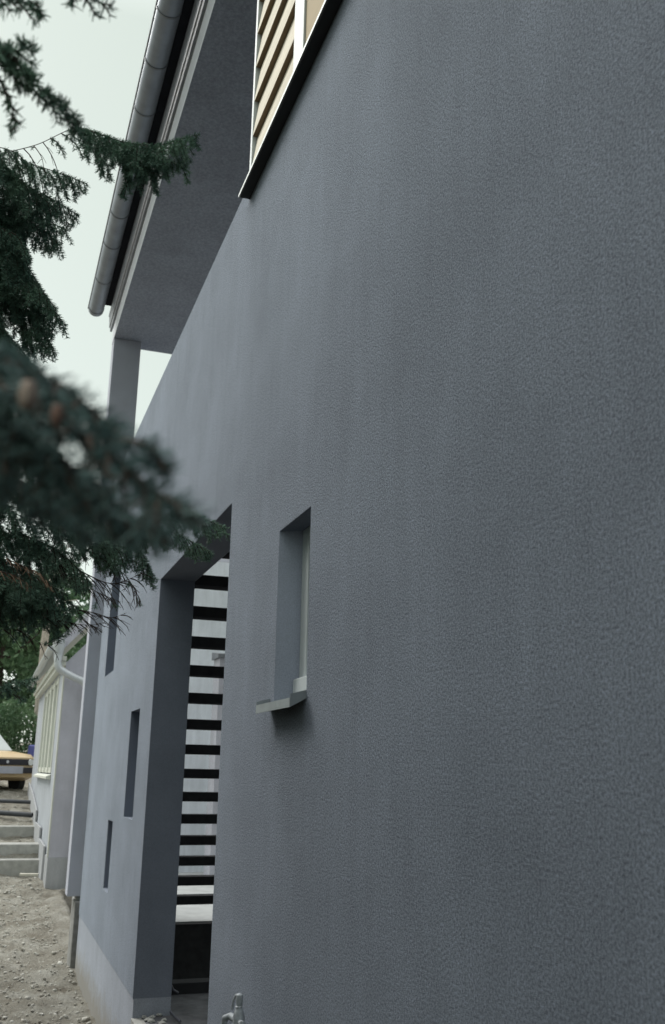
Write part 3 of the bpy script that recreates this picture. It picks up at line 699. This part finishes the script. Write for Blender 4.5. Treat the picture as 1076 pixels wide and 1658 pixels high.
EF = [([(-80, 720), (30, 790), (120, 835), (200, 855), (258, 852)], .12, {}), ([(200, 862), (240, 852), (285, 828), (310, 832), (368, 856)], .10, dict(r0=.0025, sec=.04, spacing=.020, ang=35)),
      ([(238, 862), (262, 858), (300, 872), (344, 896)], .085, dict(r0=.002, sec=.035, spacing=.019, ang=35)), ([(150, 850), (200, 868), (232, 900), (248, 942)], .09, dict(r0=.003)),
      ([(-80, 770), (20, 830), (120, 862), (180, 884), (225, 915)], .12, {}), ([(-60, 700), (0, 760), (80, 800), (150, 830)], .16, {}),
      ([(-80, 820), (0, 860), (60, 880), (130, 900)], .10, {}), ([(-80, 850), (0, 890), (70, 905), (120, 935)], .12, dict(barep=.2)),
      ([(-80, 900), (0, 930), (70, 955), (128, 985)], .12, dict(barep=.25)), ([(-60, 940), (0, 965), (60, 975), (105, 1000)], .10, dict(barep=.4)),
      ([(-80, 880), (-10, 905), (40, 920), (90, 950)], .15, {}), ([(-80, 930), (-20, 955), (20, 960), (60, 985)], .13, {}), ([(-80, 830), (-10, 850), (30, 862), (75, 890)], .15, {}),
      ([(-80, 640), (-10, 700), (40, 735), (90, 780)], .18, {}), ([(-80, 600), (-10, 650), (40, 690), (100, 740)], .18, {}), ([(-80, 560), (-20, 600), (30, 640), (70, 690)], .18, {}),
      ([(-80, 860), (-10, 900), (50, 930), (110, 965)], .14, {}), ([(-80, 890), (-10, 930), (40, 955), (90, 985)], .14, {}), ([(-80, 910), (-10, 950), (50, 985), (120, 1010)], .11, dict(barep=.3)),
      ([(-80, 960), (-10, 985), (30, 1000), (70, 1012)], .10, dict(barep=.3)), ([(20, 860), (80, 885), (120, 915), (150, 950)], .12, dict(r0=.003)),
      ([(60, 800), (110, 822), (160, 852), (190, 890)], .12, dict(r0=.003)), ([(90, 840), (130, 858), (165, 880), (185, 925)], .11, dict(r0=.003))]
for i, (pts, side, kw) in enumerate(EF):
    fan(pts, 3.15 + .08 * (i % 4), side, 2.3 - i * .05, **kw)
# bare lower twigs
bough(sp, P((100, 905, 3.2), (140, 930, 3.2), (185, 945, 3.18), (235, 925, 3.16)), .13, .028, .8, bare=True, sec=.05, r0=.0028, hang=.1)
bough(sp, P((110, 985, 3.2), (150, 992, 3.2), (180, 1000, 3.18), (205, 992, 3.16)), .09, .024, .5, bare=True, sec=.04, r0=.0025, hang=.1)
bough(sp, [hub(1.6), at(-400, 990, 3.6)] + P((-20, 1018, 3.25), (30, 1020, 3.2), (72, 1045, 3.2), (100, 1036, 3.2)), .09, .05, .9, start=.8, bare=True, sec=.03, r0=.0035, hang=.2)
bough(sp, P((72, 1045, 3.2), (85, 1036, 3.2), (104, 1029, 3.2)), .02, .02, .4, dens=900, sec=.012, r0=.0015)
bough(sp, P((130, 1000, 3.2), (150, 1015, 3.2), (168, 1024, 3.2)), .05, .022, .4, bare=True, sec=.03, r0=.002)
bough(sp, P((60, 880, 3.15), (110, 925, 3.15), (150, 955, 3.15), (196, 975, 3.15)), .10, .024, .7, bare=True, sec=.05, r0=.0026, hang=.15)
bough(sp, P((120, 880, 3.22), (165, 905, 3.2), (205, 935, 3.2), (228, 975, 3.2)), .10, .026, .9, bare=True, sec=.045, r0=.0026, hang=.15)
bough(sp, P((70, 1000, 3.2), (110, 1008, 3.2), (140, 1012, 3.2), (170, 1008, 3.2)), .07, .022, .5, bare=True, sec=.035, r0=.002, hang=.1)
bough(sp, P((10, 905, 3.0), (40, 918, 3.0), (65, 930, 3.0), (85, 955, 3.0)), .06, .02, .6, bare=True, sec=.03, r0=.002, tm='twigd', hang=.1)
bough(sp, P((0, 925, 3.0), (30, 935, 3.0), (50, 950, 3.0)), .06, .02, .8, bare=True, sec=.03, r0=.002, tm='twigd', hang=.2)
# F: stray tips low on the left
bough(sp, [hub(1.2), at(-400, 1140, 3.3)] + P((-30, 1118, 2.9), (20, 1106, 2.85), (60, 1098, 2.85)), .05, .02, .7, start=.86, sec=.02, dens=1200, r0=.003)
bough(sp, [hub(1.1), at(-400, 1150, 3.3)] + P((-30, 1112, 2.9), (10, 1120, 2.85), (42, 1134, 2.85)), .03, .02, .7, start=.86, sec=.02, dens=900, r0=.003)
# A: the out of focus boughs at the top left
DA = 1.25
bough(sp, [hub(3.0), at(-700, -160, 1.7)] + P((-60, 60, DA), (0, 95, DA), (60, 140, DA), (100, 175, DA), (128, 200, DA)), .035, .012, .5, start=.72, sec=.02, dens=1100, r0=.003)
bough(sp, P((-60, 60, DA), (0, 78, DA), (30, 82, DA), (55, 72, DA)), .022, .010, .4, sec=.016, dens=1200, r0=.003)
bough(sp, P((-20, 110, DA), (5, 140, DA), (20, 180, DA), (26, 215, DA)), .022, .014, .4, sec=.014, dens=600, r0=.002)
bough(sp, [hub(3.4), at(-500, -200, 1.6)] + P((-40, -20, DA), (30, -5, DA), (55, 5, DA), (70, 28, DA)), .025, .012, .5, start=.75, sec=.016, dens=700, r0=.0025)
bough(sp, [hub(3.5), at(-100, -320, 1.5)] + P((80, -60, DA), (130, -10, DA), (155, 2, DA), (182, 10, DA)), .022, .012, .5, start=.8, sec=.014, dens=700, r0=.0025)
# D: the close bough, well out of focus
nb_ = dict(nl=.013, width=.0006, dens=1150, droop=.5)
def near(pts, D0, D1, side, off=True, **kw):
    D0 *= .84; D1 *= .84; side *= .88
    n_ = len(pts); o = [hub(2.3), Vector((.9, 1.95, 2.1)), at(-450, pts[0][1] - 150, D0 + .22)] if off else []
    bough(sp, o + P(*[(x, y, D0 + (D1 - D0) * i / (n_ - 1)) for i, (x, y) in enumerate(pts)]), side, kw.pop('spacing', .0095), start=.72 if off else 0, sec=.022, r0=.003, tm='twign', **{**nb_, **kw})
near([(-60, 590), (60, 645), (150, 712), (235, 785), (320, 834)], .68, .60, .045, hang=.1)
near([(-60, 690), (60, 750), (140, 790), (215, 838), (262, 868)], .72, .66, .045, hang=.15)
near([(-60, 550), (20, 585), (90, 618), (150, 665), (192, 700)], .72, .67, .035)
near([(120, 700), (180, 712), (235, 722), (270, 762)], .66, .65, .030, off=False)
near([(-60, 640), (20, 690), (100, 745), (180, 800)], .74, .70, .050, hang=.2)
near([(-60, 740), (30, 780), (90, 810), (150, 838)], .80, .76, .045, hang=.2)
near([(-60, 540), (0, 570), (50, 610), (110, 660)], .78, .74, .045, hang=.2)
for (x, y, r, bm_) in ((45, 640, .0085, 'budp'), (92, 672, .006, 'bud')):
    r *= .9; c = at(x, y, .50); v = ico_v * (r, r * .8, r * 1.3) + c
    MB().add(v.tolist(), ico_f.tolist()).build('bud', M[bm_], sp, smooth=True)
# shift world-space children under the empty at the trunk's foot
for o in set(col.objects) - kids_before:
    if o.parent is sp: o.matrix_parent_inverse = Matrix.Translation(-SPL)
# trunk and the rest of the crown, to the left of the picture
tk = MB(); tk.tube([(0, 0, 0), (0, 0, .3), (.03, -.02, 2.5), (.0, .03, 5), (-.02, 0, 8), (0, 0, 11)], [.24, .19, .165, .12, .07, .015], 14)
tk.build('trunk', M['bark'], sp, smooth=True)
def crown_bough(name, Lb, seed, width=1.0):
    r = np.random.default_rng(seed); k = 15000
    t = r.random(k) ** .8; wdt = .34 * Lb * (1.05 - t) * np.minimum(1, t * 4 + .15)
    x = t * Lb; y = r.uniform(-1, 1, k) * wdt; z = -.25 * t * t * Lb - np.abs(y) * .35 - r.random(k) * .16 + .10 * np.sin(t * 3)
    c = np.stack([x, y, z], -1); d = np.stack([np.full(k, .7), np.sign(y) * .7, np.full(k, -.35)], -1) + r.normal(0, .35, (k, 3)); d /= np.linalg.norm(d, axis=1)[:, None]
    w = np.cross(d, r.normal(0, 1, (k, 3))); w /= np.linalg.norm(w, axis=1)[:, None]
    L_ = r.uniform(.03, .07, (k, 1)); w *= .006
    V = np.stack([c - w, c + w, c + d * L_ + w * .4, c + d * L_ - w * .4], 1).reshape(-1, 3)
    me_o = mesh_np(name, V, np.arange(k * 4).reshape(-1, 4), M['needle'], None)
    return me_o
protos = [crown_bough('bough', 2.3, sd_) for sd_ in (1, 2, 3)]
used_p = set()
def crown(root, H, reachm, z0, n, seed, limit=1.5):
    ra = np.random.default_rng(seed); y0 = root.location.y
    for i in range(n):
        z = z0 + i * (H - z0 - .3) / n; Lf = max(.14, (H - z) / (H - z0)) ** .75 * reachm / 2.3 * ra.uniform(.85, 1.08)
        a = i * 2.399 + ra.normal(0, .2)
        reach = 2.3 * Lf                             # boughs toward the wall stay left of the picture
        if y0 + math.sin(a) * reach < limit: Lf *= max(.2, (y0 - limit) / max(reach * -math.sin(a), 1e-3))
        k = i % 3
        o = protos[k] if k not in used_p else protos[k].copy()
        if k in used_p: col.objects.link(o)
        used_p.add(k)
        o.parent = root; o.location = (0, 0, z); o.rotation_euler = (0, R(ra.uniform(2, 16)), a); o.scale = (Lf, Lf, Lf)
crown(sp, 9.0, 1.7, 2.0, 80, 5)
for (x, y, H, rr, lab) in ((5.6, 3.5, 11.5, 2.2, 'unseen spruce added to shade the wall around the small window'), (8.0, 4.2, 11.0, 2.0, 'unseen spruce added to keep the sun off the low near wall')):
    q = tag(empty('spruce_tree', (x, y, -.3)), lab, 'tree')  # spruces out of view, added to block light from the wall
    tk = MB(); tk.tube([(0, 0, 0), (0, 0, .3), (.03, -.02, 2.5), (.0, .03, 5), (-.02, 0, 8), (0, 0, H)], [.26, .20, .175, .13, .08, .015], 14)
    tk.build('trunk', M['bark'], q, smooth=True)
    crown(q, H, rr, .4, 130, int(H * 3), limit=1.3 if x < 0 else 1.75)

# tall hedge out of view, added to shade the near part of the wall
hd = tag(empty('hedge', (-2, 4.6, -.3)), 'unseen tall dense hedge added to shade the near part of the wall', 'hedge')
r = np.random.default_rng(44); k = 26000
c = np.stack([r.uniform(3.5, 9.0, k), r.uniform(-.7, .7, k), r.random(k) ** .9 * 4.6], -1); c[:, 1] *= 1 + .25 * np.sin(c[:, 0] * 2.1) * np.sin(c[:, 2] * 1.7); c[:, 2] += .2 * np.sin(c[:, 0] * 1.9)
u = r.normal(0, 1, (k, 3)); u /= np.linalg.norm(u, axis=1)[:, None]; w = np.cross(u, r.normal(0, 1, (k, 3))); w /= np.linalg.norm(w, axis=1)[:, None]
s_ = .07 * r.uniform(.5, 1.3, (k, 1))
mesh_np('foliage', np.stack([c - u * s_, c - w * s_ * .5, c + u * s_, c + w * s_ * .5], 1).reshape(-1, 3), np.arange(k * 4).reshape(-1, 4), M['leaf2'], hd)
hs_ = MB()
for i in range(8): hs_.tube([(3.7 + i * .7, 0, 0), (3.8 + i * .7, .1, 2), (3.7 + i * .7, 0, 4)], [.05, .035, .01], 6)
hs_.build('stems', M['bark'], hd, smooth=True)

def shrub(name, loc, R3, k, label, seed):  # bushes out of view, added to block light from wall and jamb
    q = tag(empty(name, loc), label, 'shrub'); r = np.random.default_rng(seed)
    d = r.normal(0, 1, (k, 3)); d /= np.linalg.norm(d, axis=1)[:, None]; d[:, 2] = np.abs(d[:, 2])
    c = d * (r.random((k, 1)) ** .45) * R3; c *= 1 + .12 * np.sin(7 * d[:, :1] + 3) * np.sin(6 * d[:, 1:2])
    u = r.normal(0, 1, (k, 3)); u /= np.linalg.norm(u, axis=1)[:, None]; w = np.cross(u, r.normal(0, 1, (k, 3))); w /= np.linalg.norm(w, axis=1)[:, None]
    s_ = .035 * r.uniform(.5, 1.3, (k, 1))
    mesh_np('foliage', np.stack([c - u * s_, c - w * s_ * .5, c + u * s_, c + w * s_ * .5], 1).reshape(-1, 3), np.arange(k * 4).reshape(-1, 4), M['leaf2'], q)
    m_ = MB()
    for i in range(9):
        a = i * .7; m_.tube([(0, 0, 0), (math.cos(a) * R3[0] * .3, math.sin(a) * R3[1] * .3, R3[2] * .5), (math.cos(a) * R3[0] * .6, math.sin(a) * R3[1] * .6, R3[2] * .8)], [.02, .014, .005], 5)
    m_.build('stems', M['bark'], q, smooth=True)
shrub('shade_shrub', (4.9, 2.25, -.4), (2.6, 1.05, 3.3), 52000, 'broad unseen shrub added to shade the lower wall by the small window', 3)
shrub('shade_shrub', (7.9, 2.45, -.45), (1.5, 1.0, 2.3), 22000, 'rounded unseen shrub added to shade the wall opening', 6)
shrub('shade_shrub', (-2.2, 1.25, -.3), (1.0, 1.15, 2.6), 22000, 'unseen shrub added behind the viewpoint to darken the opening jamb', 7)

h2_ = tag(empty('hedge', (33.5, 2.5, 1.45)), 'low leafy hedge directly behind the parked car', 'hedge')
k = 22000; c = np.stack([r.uniform(-.5, .5, k), r.uniform(-3.6, 6, k), r.random(k) * 1.9], -1); c[:, 2] *= 1 + .2 * np.sin(c[:, 1] * 2.3)
u = r.normal(0, 1, (k, 3)); u /= np.linalg.norm(u, axis=1)[:, None]; w = np.cross(u, r.normal(0, 1, (k, 3))); w /= np.linalg.norm(w, axis=1)[:, None]
s_ = .07 * r.uniform(.5, 1.3, (k, 1))
mesh_np('foliage', np.stack([c - u * s_, c - w * s_ * .5, c + u * s_, c + w * s_ * .5], 1).reshape(-1, 3), np.arange(k * 4).reshape(-1, 4), M['leaf1'], h2_)
hs_ = MB()
for i in range(14): hs_.tube([(0, -3.4 + i * .7, 0), (.05, -3.4 + i * .7, .8), (0, -3.3 + i * .7, 1.5)], [.03, .02, .01], 5)
hs_.build('stems', M['bark'], h2_, smooth=True)
